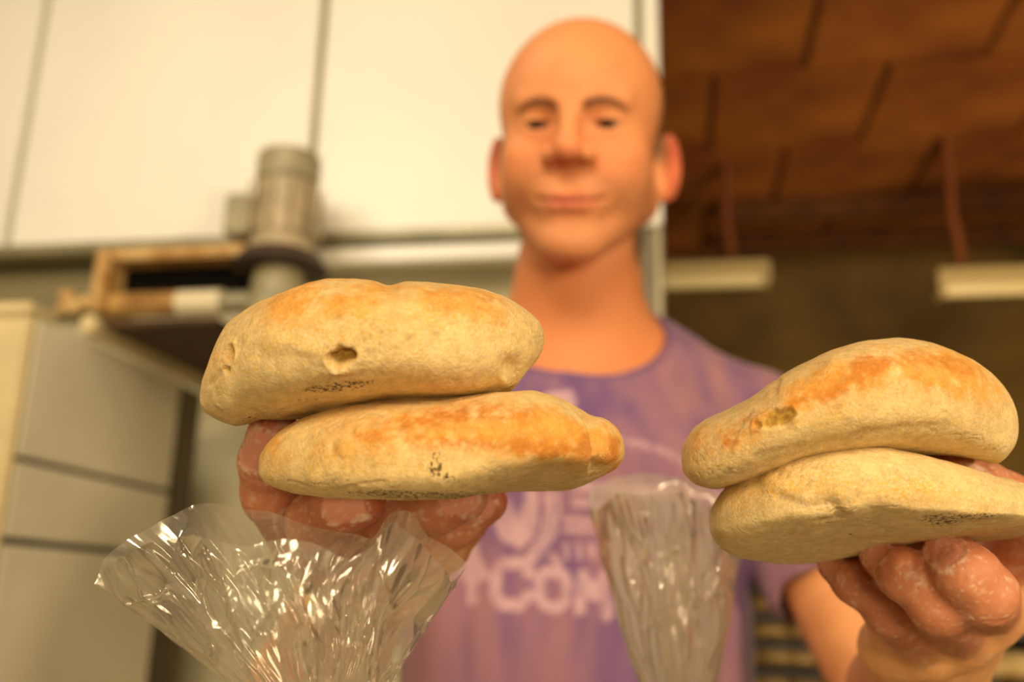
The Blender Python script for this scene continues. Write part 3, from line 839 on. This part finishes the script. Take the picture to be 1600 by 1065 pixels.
# ================================================================== BREAD
def bread_mat():
    mt, nt, b = nmat('floury_crust')
    N = nt.nodes.new; L = nt.links.new
    a = N('ShaderNodeAttribute'); a.attribute_name = 'col'
    ch = N('ShaderNodeAttribute'); ch.attribute_name = 'char'
    fo = N('ShaderNodeAttribute'); fo.attribute_name = 'flour'
    tc = N('ShaderNodeTexCoord')
    n1 = N('ShaderNodeTexNoise'); n1.inputs['Scale'].default_value = 950; n1.inputs['Detail'].default_value = 5; n1.inputs['Roughness'].default_value = .65
    n2 = N('ShaderNodeTexNoise'); n2.inputs['Scale'].default_value = 240; n2.inputs['Detail'].default_value = 6; n2.inputs['Roughness'].default_value = .7
    n3 = N('ShaderNodeTexNoise'); n3.inputs['Scale'].default_value = 800; n3.inputs['Detail'].default_value = 7; n3.inputs['Roughness'].default_value = .7
    for n in (n1, n2, n3): L(tc.outputs['Object'], n.inputs['Vector'])
    # flour dust: pale specks
    r1 = N('ShaderNodeMapRange'); r1.inputs['From Min'].default_value = .40; r1.inputs['From Max'].default_value = .68; L(n1.outputs['Fac'], r1.inputs['Value'])
    mu = N('ShaderNodeMath'); mu.operation = 'MULTIPLY'; L(r1.outputs[0], mu.inputs[0]); L(fo.outputs['Fac'], mu.inputs[1])
    mx = N('ShaderNodeMix'); mx.data_type = 'RGBA'; L(mu.outputs[0], mx.inputs[0]); L(a.outputs['Color'], mx.inputs[6]); mx.inputs[7].default_value = S2L(240, 226, 192)
    # darker grain
    r2 = N('ShaderNodeMapRange'); r2.inputs['From Min'].default_value = .35; r2.inputs['From Max'].default_value = .62; r2.inputs['To Min'].default_value = .80; r2.inputs['To Max'].default_value = 1.04; L(n2.outputs['Fac'], r2.inputs['Value'])
    mm = N('ShaderNodeMix'); mm.data_type = 'RGBA'; mm.blend_type = 'MULTIPLY'; mm.inputs[0].default_value = 1.0
    L(mx.outputs[2], mm.inputs[6]); L(r2.outputs[0], mm.inputs[7])
    # char: broken by noise
    ad = N('ShaderNodeMath'); ad.operation = 'MULTIPLY'; L(ch.outputs['Fac'], ad.inputs[0]); r4 = N('ShaderNodeMapRange'); r4.inputs['From Min'].default_value = .40; r4.inputs['From Max'].default_value = .62; L(n3.outputs['Fac'], r4.inputs['Value']); L(r4.outputs[0], ad.inputs[1])
    r3 = N('ShaderNodeMapRange'); r3.inputs['From Min'].default_value = .34; r3.inputs['From Max'].default_value = .62; r3.inputs['To Max'].default_value = .85; L(ad.outputs[0], r3.inputs['Value'])
    mc = N('ShaderNodeMix'); mc.data_type = 'RGBA'; L(r3.outputs[0], mc.inputs[0]); L(mm.outputs[2], mc.inputs[6]); mc.inputs[7].default_value = S2L(62, 42, 30)
    L(mc.outputs[2], b.inputs['Base Color'])
    b.inputs['Roughness'].default_value = .88; b.inputs['Specular IOR Level'].default_value = .22
    b.inputs['Subsurface Weight'].default_value = .10; b.inputs['Subsurface Radius'].default_value = (.005, .003, .0015); b.inputs['Subsurface Scale'].default_value = 1
    b1 = N('ShaderNodeBump'); b1.inputs['Strength'].default_value = .85; b1.inputs['Distance'].default_value = .0006; L(n1.outputs['Fac'], b1.inputs['Height'])
    b2 = N('ShaderNodeBump'); b2.inputs['Strength'].default_value = .4; b2.inputs['Distance'].default_value = .0007; L(n2.outputs['Fac'], b2.inputs['Height']); L(b1.outputs['Normal'], b2.inputs['Normal'])
    L(b2.outputs['Normal'], b.inputs['Normal'])
    return mt
M_bread = bread_mat()
CREAM, TOAST, DEEP, YELL, CRUMB = [np.array(S2L(*c)[:3]) for c in ((236, 208, 146), (232, 164, 68), (208, 128, 42), (228, 182, 84), (204, 164, 74))]

def bread(label, top, bot, Dc, R, sec, seed, toast=(), deep=(), char=(), yell=(), holes=(), grooves=(), dents=(), lumps=(), extra=None, flour=.6, group=None):
    nu, nv = 330, 270
    x0, x1 = top[0][0], top[-1][0]; xm, hw = (x0+x1)/2, (x1-x0)/2
    t = np.linspace(0, np.pi, nu); xs = xm-hw*np.cos(t)
    def prof(pts):
        p = np.array(pts, float); tt = np.arccos(np.clip((xm-p[:, 0])/hw, -1, 1)); tt[0] = 0; tt[-1] = np.pi
        y = np.interp(t, tt, p[:, 1]); k = np.exp(-(np.arange(-9, 10)/4.0)**2); k /= k.sum()
        yp = np.concatenate([2*y[0]-y[9:0:-1], y, 2*y[-1]-y[-2:-11:-1]]); return np.convolve(yp, k, 'valid')
    T, Bm = prof(top), prof(bot)
    Bm = np.maximum(Bm, T+.02)
    a = np.linspace(0, 2*np.pi, nv, endpoint=False)
    U = (xs-xm)/hw
    hu, hl, eu, el, sh_ = [np.interp(U, np.linspace(-1, 1, len(s)), s) for s in sec]
    ca, sa = np.cos(a), np.sin(a)
    v = -np.sign(ca)*np.abs(ca)**.88
    z = np.where(sa[None] > 0, hu[:, None]*np.abs(sa[None])**eu[:, None], -hl[:, None]*np.abs(sa[None])**el[:, None])-sh_[:, None]*v[None]
    zmin, zmax = z.min(1, keepdims=True), z.max(1, keepdims=True)
    yy = Bm[:, None]+(T-Bm)[:, None]*(z-zmin)/(zmax-zmin)
    dpt = R*np.sqrt(np.clip(1-U**2, 0, 1))**.94
    ym = (T.mean()+Bm.mean())/2
    C0 = pc(xm, ym, Dc); ray = nrm(C0)
    P = np.zeros((nu, nv, 3))
    P[..., 0] = C0[0]+((xs-xm)/FPX*Dc)[:, None]; P[..., 1] = C0[1]+(ym-yy)/FPX*Dc; P[..., 2] = C0[2]
    P += (dpt[:, None]*v[None])[..., None]*ray
    N = grid_normals(P); ctr = P.mean((0, 1))
    if (N*(P-ctr)).sum() < 0: N = -N
    G = P.reshape(-1, 3); Nn = N.reshape(-1, 3)
    px, py = topx(G); fr = sstep(.35, -.05, np.repeat(v[None], nu, 0).ravel())
    ends = np.repeat((np.sqrt(np.clip(1-U**2, 0, 1))), nv)
    def blob(b):
        x, y, sx, sy = b[:4]; an = math.radians(b[4]) if len(b) > 4 else 0; am = b[5] if len(b) > 5 else 1
        dx, dy = px-x, py-y; u_ = dx*math.cos(an)+dy*math.sin(an); w_ = -dx*math.sin(an)+dy*math.cos(an)
        return am*np.exp(-(u_/sx)**2-(w_/sy)**2)*fr
    n1 = fbm(G, 55, 4, seed); n2 = fbm(G, 190, 4, seed+5); n3 = fbm(G, 26, 2, seed+9)
    mot = fbm(G, 340, 3, seed+13)
    d = n3*.0012+n1*.00040+n2*.00009+mot*.00004
    cr = 1-np.abs(noise(G*np.array([1, 1.6, 1.3]), 150, seed+21)+.5*noise(G, 380, seed+22)); crw = sstep(-.05, .35, fbm(G, 40, 2, seed+23))
    d -= sstep(.90, 1.0, cr)*crw*.0003
    for b in dents: d -= blob(b[:5]+(1,))*b[5]
    for b in lumps: d += blob(b[:5]+(1,))*b[5]
    hole = np.zeros(len(G)); lip = np.zeros(len(G))
    for (x, y, sx, sy, an, dep) in holes:
        an = math.radians(an); dx, dy = px-x, py-y; u_ = (dx*math.cos(an)+dy*math.sin(an))/sx; w_ = (-dx*math.sin(an)+dy*math.cos(an))/sy
        e = np.sqrt(u_**2+w_**2)+.45*noise(G, 150, seed+31)+.28*noise(G, 420, seed+32)
        hm = sstep(1.12, .80, e)*(fr > .5); hole = np.maximum(hole, hm)
        d -= hm*(dep+.0009*fbm(G, 420, 3, seed+33)); lip = np.maximum(lip, np.exp(-((e-1.2)/.13)**2)*(fr > .5))
    d += lip*.0005
    gr = np.zeros(len(G))
    for (pts, w, dep) in grooves:
        dd = np.full(len(G), 1e9)
        for p, q in zip(pts[:-1], pts[1:]): dd = np.minimum(dd, segd(px, py, p, q))
        dd = dd+1.5*noise(G, 300, seed+41)
        g_ = np.exp(-(dd/w)**2)*fr; gr = np.maximum(gr, g_); d -= g_*dep
    if extra is not None: d += extra(px, py, G, fr)
    G2 = G+Nn*(d*sstep(0, .35, ends)**1)[:, None]
    tn = np.clip(.9+.8*n1+.45*n2, .2, 1.6)
    def layer(bl): 
        s = np.zeros(len(G))
        for b in bl: s = s+blob(b)
        return s
    C = np.tile(CREAM, (len(G), 1))
    def mix(c, w):
        nonlocal C
        C = C+(c-C)*np.clip(w, 0, 1)[:, None]
    mix(YELL, .22+.45*np.clip(n1+.2*n2, 0, 1))
    mix(YELL, layer(yell)*tn)
    tm = np.clip(layer(toast)*tn+.35*layer(toast)*mot, 0, 1); mix(TOAST, tm)
    dm = np.clip(sstep(.05, 1.25, layer(deep)*(tn+.7*mot)), 0, 1); mix(DEEP, dm*.85)
    mix(np.array(S2L(198, 160, 96)[:3]), gr*.4); mix(CRUMB, hole*.9)
    mix(np.array(S2L(176, 130, 52)[:3]), hole*sstep(.0, .4, fbm(G, 500, 2, seed+50))*.6)
    mix(np.array(S2L(176, 140, 84)[:3]), sstep(.93, 1.0, cr)*crw*.5)
    chm = layer(char)*(1-hole)
    fl_ = np.clip(flour*(1-.75*tm-.2*dm)+.25*n1, 0.08, 1)*(1-hole)
    i = np.arange((nu-1)*nv).reshape(nu-1, nv); j = np.roll(i, -1, 1)
    F = np.stack([i, i+nv, j+nv, j], -1).reshape(-1, 4)
    Vw = c2w(G2)
    Fn = np.cross(Vw[F[:, 2]]-Vw[F[:, 0]], Vw[F[:, 3]]-Vw[F[:, 1]]); cw = Vw.mean(0)
    if (Fn*(Vw[F[:, 0]]-cw)).sum() < 0: F = F[:, ::-1]
    o = link('flat_bread', mesh_np('flat_bread', Vw, F, True, {'col': C, 'char': np.clip(chm*1.2, 0, 1), 'flour': fl_}), M_bread)
    tag(o, label, 'bread', group)
    return o

T1 = [(318, 614), (321, 604), (327, 588), (336, 558), (349, 520), (362, 503), (407, 477), (461, 455), (514, 443), (557, 444), (603, 450), (639, 445), (693, 447), (746, 451), (782, 462), (814, 483), (835, 500), (844, 516), (847, 532)]
B1 = [(318, 614), (321, 630), (332, 649), (353, 660), (376, 668), (392, 660), (412, 655), (440, 658), (480, 657), (540, 648), (600, 631), (700, 628), (760, 622), (796, 610), (814, 582), (838, 552), (847, 532)]
bread('thick cream round bread with a torn hole, upper one of the left pair', T1, B1, .338, .055,
      ([1, 1, 1, 1], [.8, .8, .8, .8], [.95, .85, .82, .85], [.8, .72, .7, .8], [.05, .22, .10, .0]), 3,
      toast=[(560, 460, 190, 30, 0, .85), (740, 480, 80, 28, 15, .75), (450, 480, 60, 26, -25, .5), (340, 560, 16, 34, 0, .35), (500, 490, 90, 20, 0, .3)],
      deep=[(770, 472, 26, 6, 12, .6), (680, 462, 60, 4, 4, .45)],
      yell=[(560, 500, 120, 40, 0, .8), (430, 530, 60, 26, 0, .5), (690, 500, 60, 20, 0, .5)],
      char=[(510, 606, 56, 10, -8, .85), (560, 600, 40, 6, -10, .6), (388, 652, 24, 5, -15, .7), (480, 628, 60, 6, -4, .5)],
      holes=[(530, 557, 25, 16, -14, .0060), (360, 556, 8, 17, 16, .0045), (354, 575, 7, 6, 0, .002)],
      grooves=[([(330, 600), (350, 577), (357, 560)], 4, .0007), ([(700, 506), (740, 500), (780, 512)], 2, .0003), ([(560, 500), (600, 520)], 3, .0003)],
      dents=[(800, 572, 14, 16, 0, .0032), (610, 446, 16, 12, 0, .0012)],
      lumps=[(440, 530, 30, 22, 0, .0016), (480, 545, 16, 10, 0, .0012), (640, 521, 5, 5, 0, .0011), (682, 516, 6, 6, 0, .0012), (787, 590, 9, 9, 0, .0022), (533, 578, 20, 6, -8, .0016), (623, 534, 3, 3, 0, .0008)])

T2 = [(408, 722), (409, 708), (415, 698), (426, 685), (451, 664), (478, 649), (525, 635), (580, 628), (635, 623), (685, 619), (730, 615), (766, 613), (820, 616), (854, 626), (888, 640), (910, 650), (933, 658), (952, 673), (964, 692), (969, 708)]
B2 = [(408, 722), (411, 738), (423, 752), (451, 763), (484, 770), (525, 774), (580, 777), (635, 778), (704, 778), (750, 774), (800, 772), (850, 772), (900, 768), (933, 757), (955, 742), (966, 722), (969, 708)]
def fold2(px, py, G, fr):
    side = px-(922+.06*(py-690)+.0035*(py-700)**2*-1)
    return (sstep(2, -3, side)*sstep(-70, -5, side)*.0006-sstep(-3, 4, side)*sstep(30, 0, side)*.0014)*fr*sstep(742, 722, py)*sstep(640, 660, py)
bread('toasted round bread with a black-charred lower edge, lower one of the left pair', T2, B2, .333, .054,
      ([1, 1, 1, 1, 1], [.55, .55, .5, .35, .35], [.95, .9, .9, .9, .9], [.75, .7, .65, .7, .7], [-.05, -.05, .0, .24, .34]), 11,
      toast=[(720, 668, 230, 38, 0, .95), (860, 690, 80, 36, 8, 1.0), (430, 700, 26, 26, 0, .5), (560, 700, 70, 24, 0, .45), (950, 705, 20, 40, 0, .8)],
      deep=[(715, 694, 90, 12, 2, 1.1), (850, 700, 70, 16, 6, 1.1), (650, 664, 80, 18, -14, .75), (760, 640, 90, 12, 0, .6), (915, 690, 14, 22, 0, .8), (958, 705, 10, 22, 0, 1.1), (820, 655, 50, 16, 10, .5), (730, 650, 80, 8, -4, .4)],
      yell=[(520, 715, 90, 20, 0, .8), (600, 730, 120, 18, 0, .4)],
      char=[(680, 728, 15, 17, 0, .85), (700, 744, 24, 6, 18, .8), (688, 710, 24, 6, 0, .55), (655, 772, 120, 7, 1, 1.3), (620, 757, 26, 3.5, -16, .55), (490, 758, 8, 6, 30, .5), (533, 729, 3, 3, 0, .65), (780, 768, 40, 3, 0, .3), (700, 757, 60, 8, 0, .28), (905, 722, 3, 3, 0, .7)],
      grooves=[([(905, 646), (920, 665), (927, 690), (928, 712)], 3.5, .0006), ([(520, 768), (560, 756), (600, 752)], 2.5, .0003), ([(450, 752), (480, 762)], 2, .0005)],
      dents=[(520, 700, 8, 10, 0, .0007)], lumps=[(590, 670, 40, 20, 0, .0006)], extra=fold2, flour=.55)

T3 = [(1068, 704), (1069, 694), (1075, 683), (1087, 665), (1111, 650), (1147, 636), (1172, 623), (1193, 606), (1218, 588), (1254, 570), (1290, 554), (1343, 538), (1397, 534), (1450, 538), (1486, 547), (1522, 561), (1550, 581), (1572, 609), (1584, 640), (1588, 664)]
B3 = [(1068, 704), (1069, 722), (1073, 741), (1094, 756), (1129, 763), (1160, 757), (1210, 744), (1260, 728), (1310, 718), (1370, 712), (1430, 708), (1480, 709), (1522, 718), (1550, 727), (1568, 712), (1582, 688), (1588, 664)]
bread('arched round bread with orange-brown scorched top, upper one of the right pair', T3, B3, .352, .058,
      ([1, 1, 1, 1], [.7, .7, .7, .7], [.9, .9, .88, .9], [.7, .7, .7, .75], [.0, .08, .06, -.05]), 23,
      toast=[(1370, 590, 150, 42, -6, .95), (1500, 590, 80, 44, 25, .9), (1230, 640, 90, 24, -32, .7), (1150, 680, 40, 30, 0, .55), (1090, 690, 20, 34, 0, .5)],
      deep=[(1335, 592, 46, 16, -22, 1.05), (1400, 562, 50, 12, 0, .8), (1490, 572, 50, 16, 20, .75), (1250, 622, 44, 10, -24, .8), (1165, 664, 26, 20, -35, 1.1), (1140, 690, 14, 12, 0, .8), (1300, 622, 40, 10, -10, .6), (1355, 570, 26, 14, 0, .8)],
      yell=[(1300, 655, 60, 18, -12, .6), (1400, 665, 120, 8, -4, .5)],
      char=[(1362, 604, 5, 5, 0, .5), (1260, 640, 12, 4, 0, .35), (1480, 640, 60, 3, -50, .3)],
      holes=[(1212, 655, 27, 14, -16, .0018)],
      grooves=[([(1208, 608), (1214, 592)], 5, .0011), ([(1290, 695), (1340, 680), (1420, 668), (1480, 664)], 7, .0004), ([(1180, 712), (1240, 700), (1320, 690)], 5, .0003), ([(1170, 640), (1150, 670), (1140, 700)], 4, .0005)],
      dents=[(1190, 625, 16, 16, 0, .0010)], lumps=[(1300, 570, 16, 12, 0, .0009), (1240, 650, 8, 12, 0, .0010)])

T4 = [(1113, 824), (1114, 808), (1118, 795), (1133, 772), (1151, 753), (1183, 736), (1218, 722), (1254, 713), (1308, 703), (1354, 700), (1386, 703), (1415, 712), (1468, 725), (1522, 738), (1575, 752), (1610, 764), (1635, 780), (1648, 800)]
B4 = [(1113, 824), (1116, 838), (1126, 856), (1147, 872), (1183, 884), (1236, 890), (1290, 889), (1350, 884), (1420, 875), (1500, 862), (1560, 850), (1600, 842), (1630, 828), (1648, 800)]
bread('pale untoasted flat bread with a broad flat underside, lower one of the right pair', T4, B4, .352, .058,
      ([1.0, 1.0, 1.0, 1.0, 1], [.40, .28, .22, .22, .25], [.95, 1.0, 1.0, .95, .95], [.75, .6, .5, .5, .5], [.20, .34, .38, .34, .26]), 37,
      toast=[(1140, 770, 26, 24, 0, .3), (1340, 770, 200, 14, 4, .22)],
      deep=[(1300, 808, 26, 5, -4, .7)],
      yell=[(1360, 765, 200, 26, 3, .8), (1210, 760, 60, 30, 0, .6)],
      char=[(1470, 812, 40, 11, 2, .8), (1540, 808, 46, 8, 2, .7), (1330, 834, 8, 2.5, 5, .7), (1570, 846, 36, 5, -12, .9), (1280, 805, 30, 6, 10, .5), (1514, 806, 3, 3, 0, .75), (1450, 790, 60, 6, 0, .25)],
      holes=[], grooves=[([(1220, 775), (1260, 792), (1300, 786), (1312, 800)], 8, .0009), ([(1280, 812), (1330, 806)], 4, .0005)],
      dents=[(1180, 752, 14, 12, 0, .0012)], lumps=[(1215, 760, 26, 16, 10, .0012), (1310, 768, 20, 16, 0, .0018), (1345, 764, 12, 14, 0, .0012), (1380, 772, 16, 12, 0, .0009), (1430, 776, 20, 10, 0, .0007)], flour=.7)

# ================================================================== BAGS
def film_mat(name, lo, hi):
    mt, nt, b = nmat(name); N = nt.nodes.new; L = nt.links.new
    out = [n for n in nt.nodes if n.type == 'OUTPUT_MATERIAL'][0]; nt.nodes.remove(b)
    tr = N('ShaderNodeBsdfTransparent'); tr.inputs[0].default_value = (.97, .96, .93, 1)
    gl = N('ShaderNodeBsdfAnisotropic'); gl.inputs['Roughness'].default_value = .13; gl.inputs['Color'].default_value = (1, .97, .9, 1)
    df = N('ShaderNodeBsdfDiffuse'); df.inputs[0].default_value = (.9, .86, .76, 1)
    tl = N('ShaderNodeBsdfTranslucent'); tl.inputs[0].default_value = (.9, .86, .76, 1)
    a = N('ShaderNodeMixShader'); a.inputs[0].default_value = .5; L(df.outputs[0], a.inputs[1]); L(tl.outputs[0], a.inputs[2])
    lw = N('ShaderNodeLayerWeight'); lw.inputs[0].default_value = .35
    hz_ = N('ShaderNodeMapRange'); hz_.inputs['To Min'].default_value = lo; hz_.inputs['To Max'].default_value = hi; L(lw.outputs['Facing'], hz_.inputs['Value'])
    m1 = N('ShaderNodeMixShader'); L(hz_.outputs[0], m1.inputs[0]); L(tr.outputs[0], m1.inputs[1]); L(a.outputs[0], m1.inputs[2])
    m2 = N('ShaderNodeMixShader'); fr_ = N('ShaderNodeMapRange'); fr_.inputs['To Min'].default_value = .10; fr_.inputs['To Max'].default_value = .6; L(lw.outputs['Fresnel'], fr_.inputs['Value'])
    L(fr_.outputs[0], m2.inputs[0]); L(m1.outputs[0], m2.inputs[1]); L(gl.outputs[0], m2.inputs[2])
    L(m2.outputs[0], out.inputs[0])
    return mt
M_film = film_mat('clear_film', .11, .55); M_film2 = film_mat('milky_film', .36, .72)
def tri(x): return 2*np.abs(2*(x-np.floor(x+.5)))-1
def bag(label, back, front, dep, dd, neck, seed, ztop=.955, amp=1.0, mat=None):
    M, n1, n2 = 520, 190, 50
    def resamp(pts, m):
        p = np.array(pts, float); l = np.concatenate([[0], np.cumsum(np.linalg.norm(np.diff(p, axis=0), axis=1))]); s = np.linspace(0, l[-1], m, endpoint=False)
        return np.stack([np.interp(s, l, p[:, 0]), np.interp(s, l, p[:, 1])], 1)
    rim = np.concatenate([resamp(back, M//2), resamp(front[::-1], M//2)])
    th = np.linspace(0, 1, M, endpoint=False)
    k = np.exp(-(np.arange(-6, 7)/2.5)**2); k /= k.sum()
    rim = np.stack([np.convolve(np.concatenate([rim[-6:, i], rim[:, i], rim[:6, i]]), k, 'valid') for i in (0, 1)], 1)
    dz = np.sin(2*np.pi*th)*dd
    R3 = np.stack([pc(rim[i, 0], rim[i, 1], dep+dz[i]) for i in range(M)])
    Nk = pc(*neck); rn = .0065
    ang = 2*np.pi*th
    ring = np.stack([-np.cos(ang)*rn, 0*ang, np.sin(ang)*rn], 1)
    s = np.linspace(0, 1, n1)
    e = s**.92
    P = (Nk+ring)[None]*(1-e)[:, None, None]+R3[None]*e[:, None, None]
    # belly of the flare
    P[..., 2] += (np.sin(np.pi*s)*.010)[:, None]*np.sin(2*np.pi*th)[None]
    flat = P.reshape(-1, 3); S = np.repeat(s, M); TH = np.tile(th, n1)
    wob = noise(np.stack([TH*6, S*2.0, 0*S], 1), 1, seed)*.06
    wob2 = noise(np.stack([TH*9, S*3.5, 0*S+3], 1), 1, seed+1)*.05
    f = (tri(TH*9+wob*9+seed)*.50+tri(TH*21+wob2*18)*.28+tri(TH*57+wob*34)*.09)*(.22+.78*sstep(1.0, .62, S))
    A = .0075*np.sin(np.clip(S, 0, 1)*np.pi*.62)**.8*amp
    dirn = np.stack([-np.cos(2*np.pi*TH)*.55, 0*TH, np.sin(2*np.pi*TH)], 1)
    # neighbours of the ends fold sideways
    D = dirn*(f*A)[:, None]
    cr = np.abs(noise(flat, 30, seed+4)); cr2 = np.exp(-(noise(flat*np.array([1, .45, 1]), 62, seed+5)/.055)**2)
    D += dirn*((cr*.0035+cr2*.0012)*sstep(.15, .7, S)*amp)[:, None]
    side = np.stack([noise(flat, 60, seed+7), noise(flat, 60, seed+8), 0*S], 1)*(.0018*sstep(.3, 1, S))[:, None]
    G = (flat+D+side).reshape(n1, M, 3)
    W = c2w(G)
    # closed part below the neck: a filled bag standing on the worktop
    Nw = c2w(Nk); rows = []
    for i in range(n2):
        u = 1-i/n2          # 1 at worktop .. 0 at the neck
        z = ztop+(Nw[2]-ztop)*(1-u)
        rr = rn+(.088)*sstep(.12, .55, u)*(1-.25*sstep(.85, 1.0, u))
        rr = rr*(1+.06*tri(th*21+u)+.05*np.sin(th*2*np.pi*5+u*4))
        rows.append(np.stack([Nw[0]-np.cos(ang)*rr, Nw[1]+np.sin(ang)*rr*.8, np.full(M, z)], 1))
    V = np.concatenate([np.array(rows), W]); n = n1+n2
    i = np.arange((n-1)*M).reshape(n-1, M); j = np.roll(i, -1, 1)
    F = np.stack([i, j, j+M, i+M], -1).reshape(-1, 4)
    base = empty('plastic_bag', (Nw[0], Nw[1], ztop)); tag(base, label, 'bag')
    link('film', mesh_np('film', V.reshape(-1, 3), F, True), mat or M_film, base)
    bm = bmesh.new(); cyl_bm(bm, (Nw[0], Nw[1], Nw[2]-.010), (Nw[0], Nw[1], Nw[2]+.004), rn*1.25, seg=20); done('tie', bm, M_white, base, rot=False, smooth=True)
    return Nw
n1w = bag('clear crinkled plastic bag with flared open mouth, below the left pair of breads',
    [(150, 914), (164, 880), (205, 838), (250, 806), (300, 792), (350, 788), (410, 796), (470, 812), (530, 838), (580, 842), (605, 806), (640, 796), (660, 812), (672, 838), (700, 858), (728, 884)],
    [(150, 914), (185, 872), (240, 848), (320, 838), (390, 850), (440, 836), (490, 846), (545, 868), (590, 838), (618, 810), (648, 834), (668, 862), (690, 882), (700, 912), (728, 884)],
    .300, .024, (508, 1165, .300), 2)
n2w = bag('clear blurred plastic bag hanging open in front of the shirt, between the two hands',
    [(918, 790), (926, 764), (960, 746), (1010, 742), (1060, 744), (1100, 758), (1130, 790), (1158, 850)],
    [(918, 790), (930, 800), (970, 772), (1020, 768), (1070, 770), (1110, 790), (1140, 830), (1158, 850)],
    .50, .035, (1062, 1215, .50), 6, amp=1.15, mat=M_film2)
# loaves inside the tied bags (below the frame)
for w, side in ((n1w, 'left'), (n2w, 'right')):
    for k in range(2):
        o = link('bagged_bread', loaf_mesh(20+k, .12, .11, .045), M_loaf); o.location = (w[0], w[1], .958+k*.05)
        tag(o, 'pale bread inside the tied %s plastic bag, %s' % (side, ('at the bottom', 'on top')[k]), 'bread')
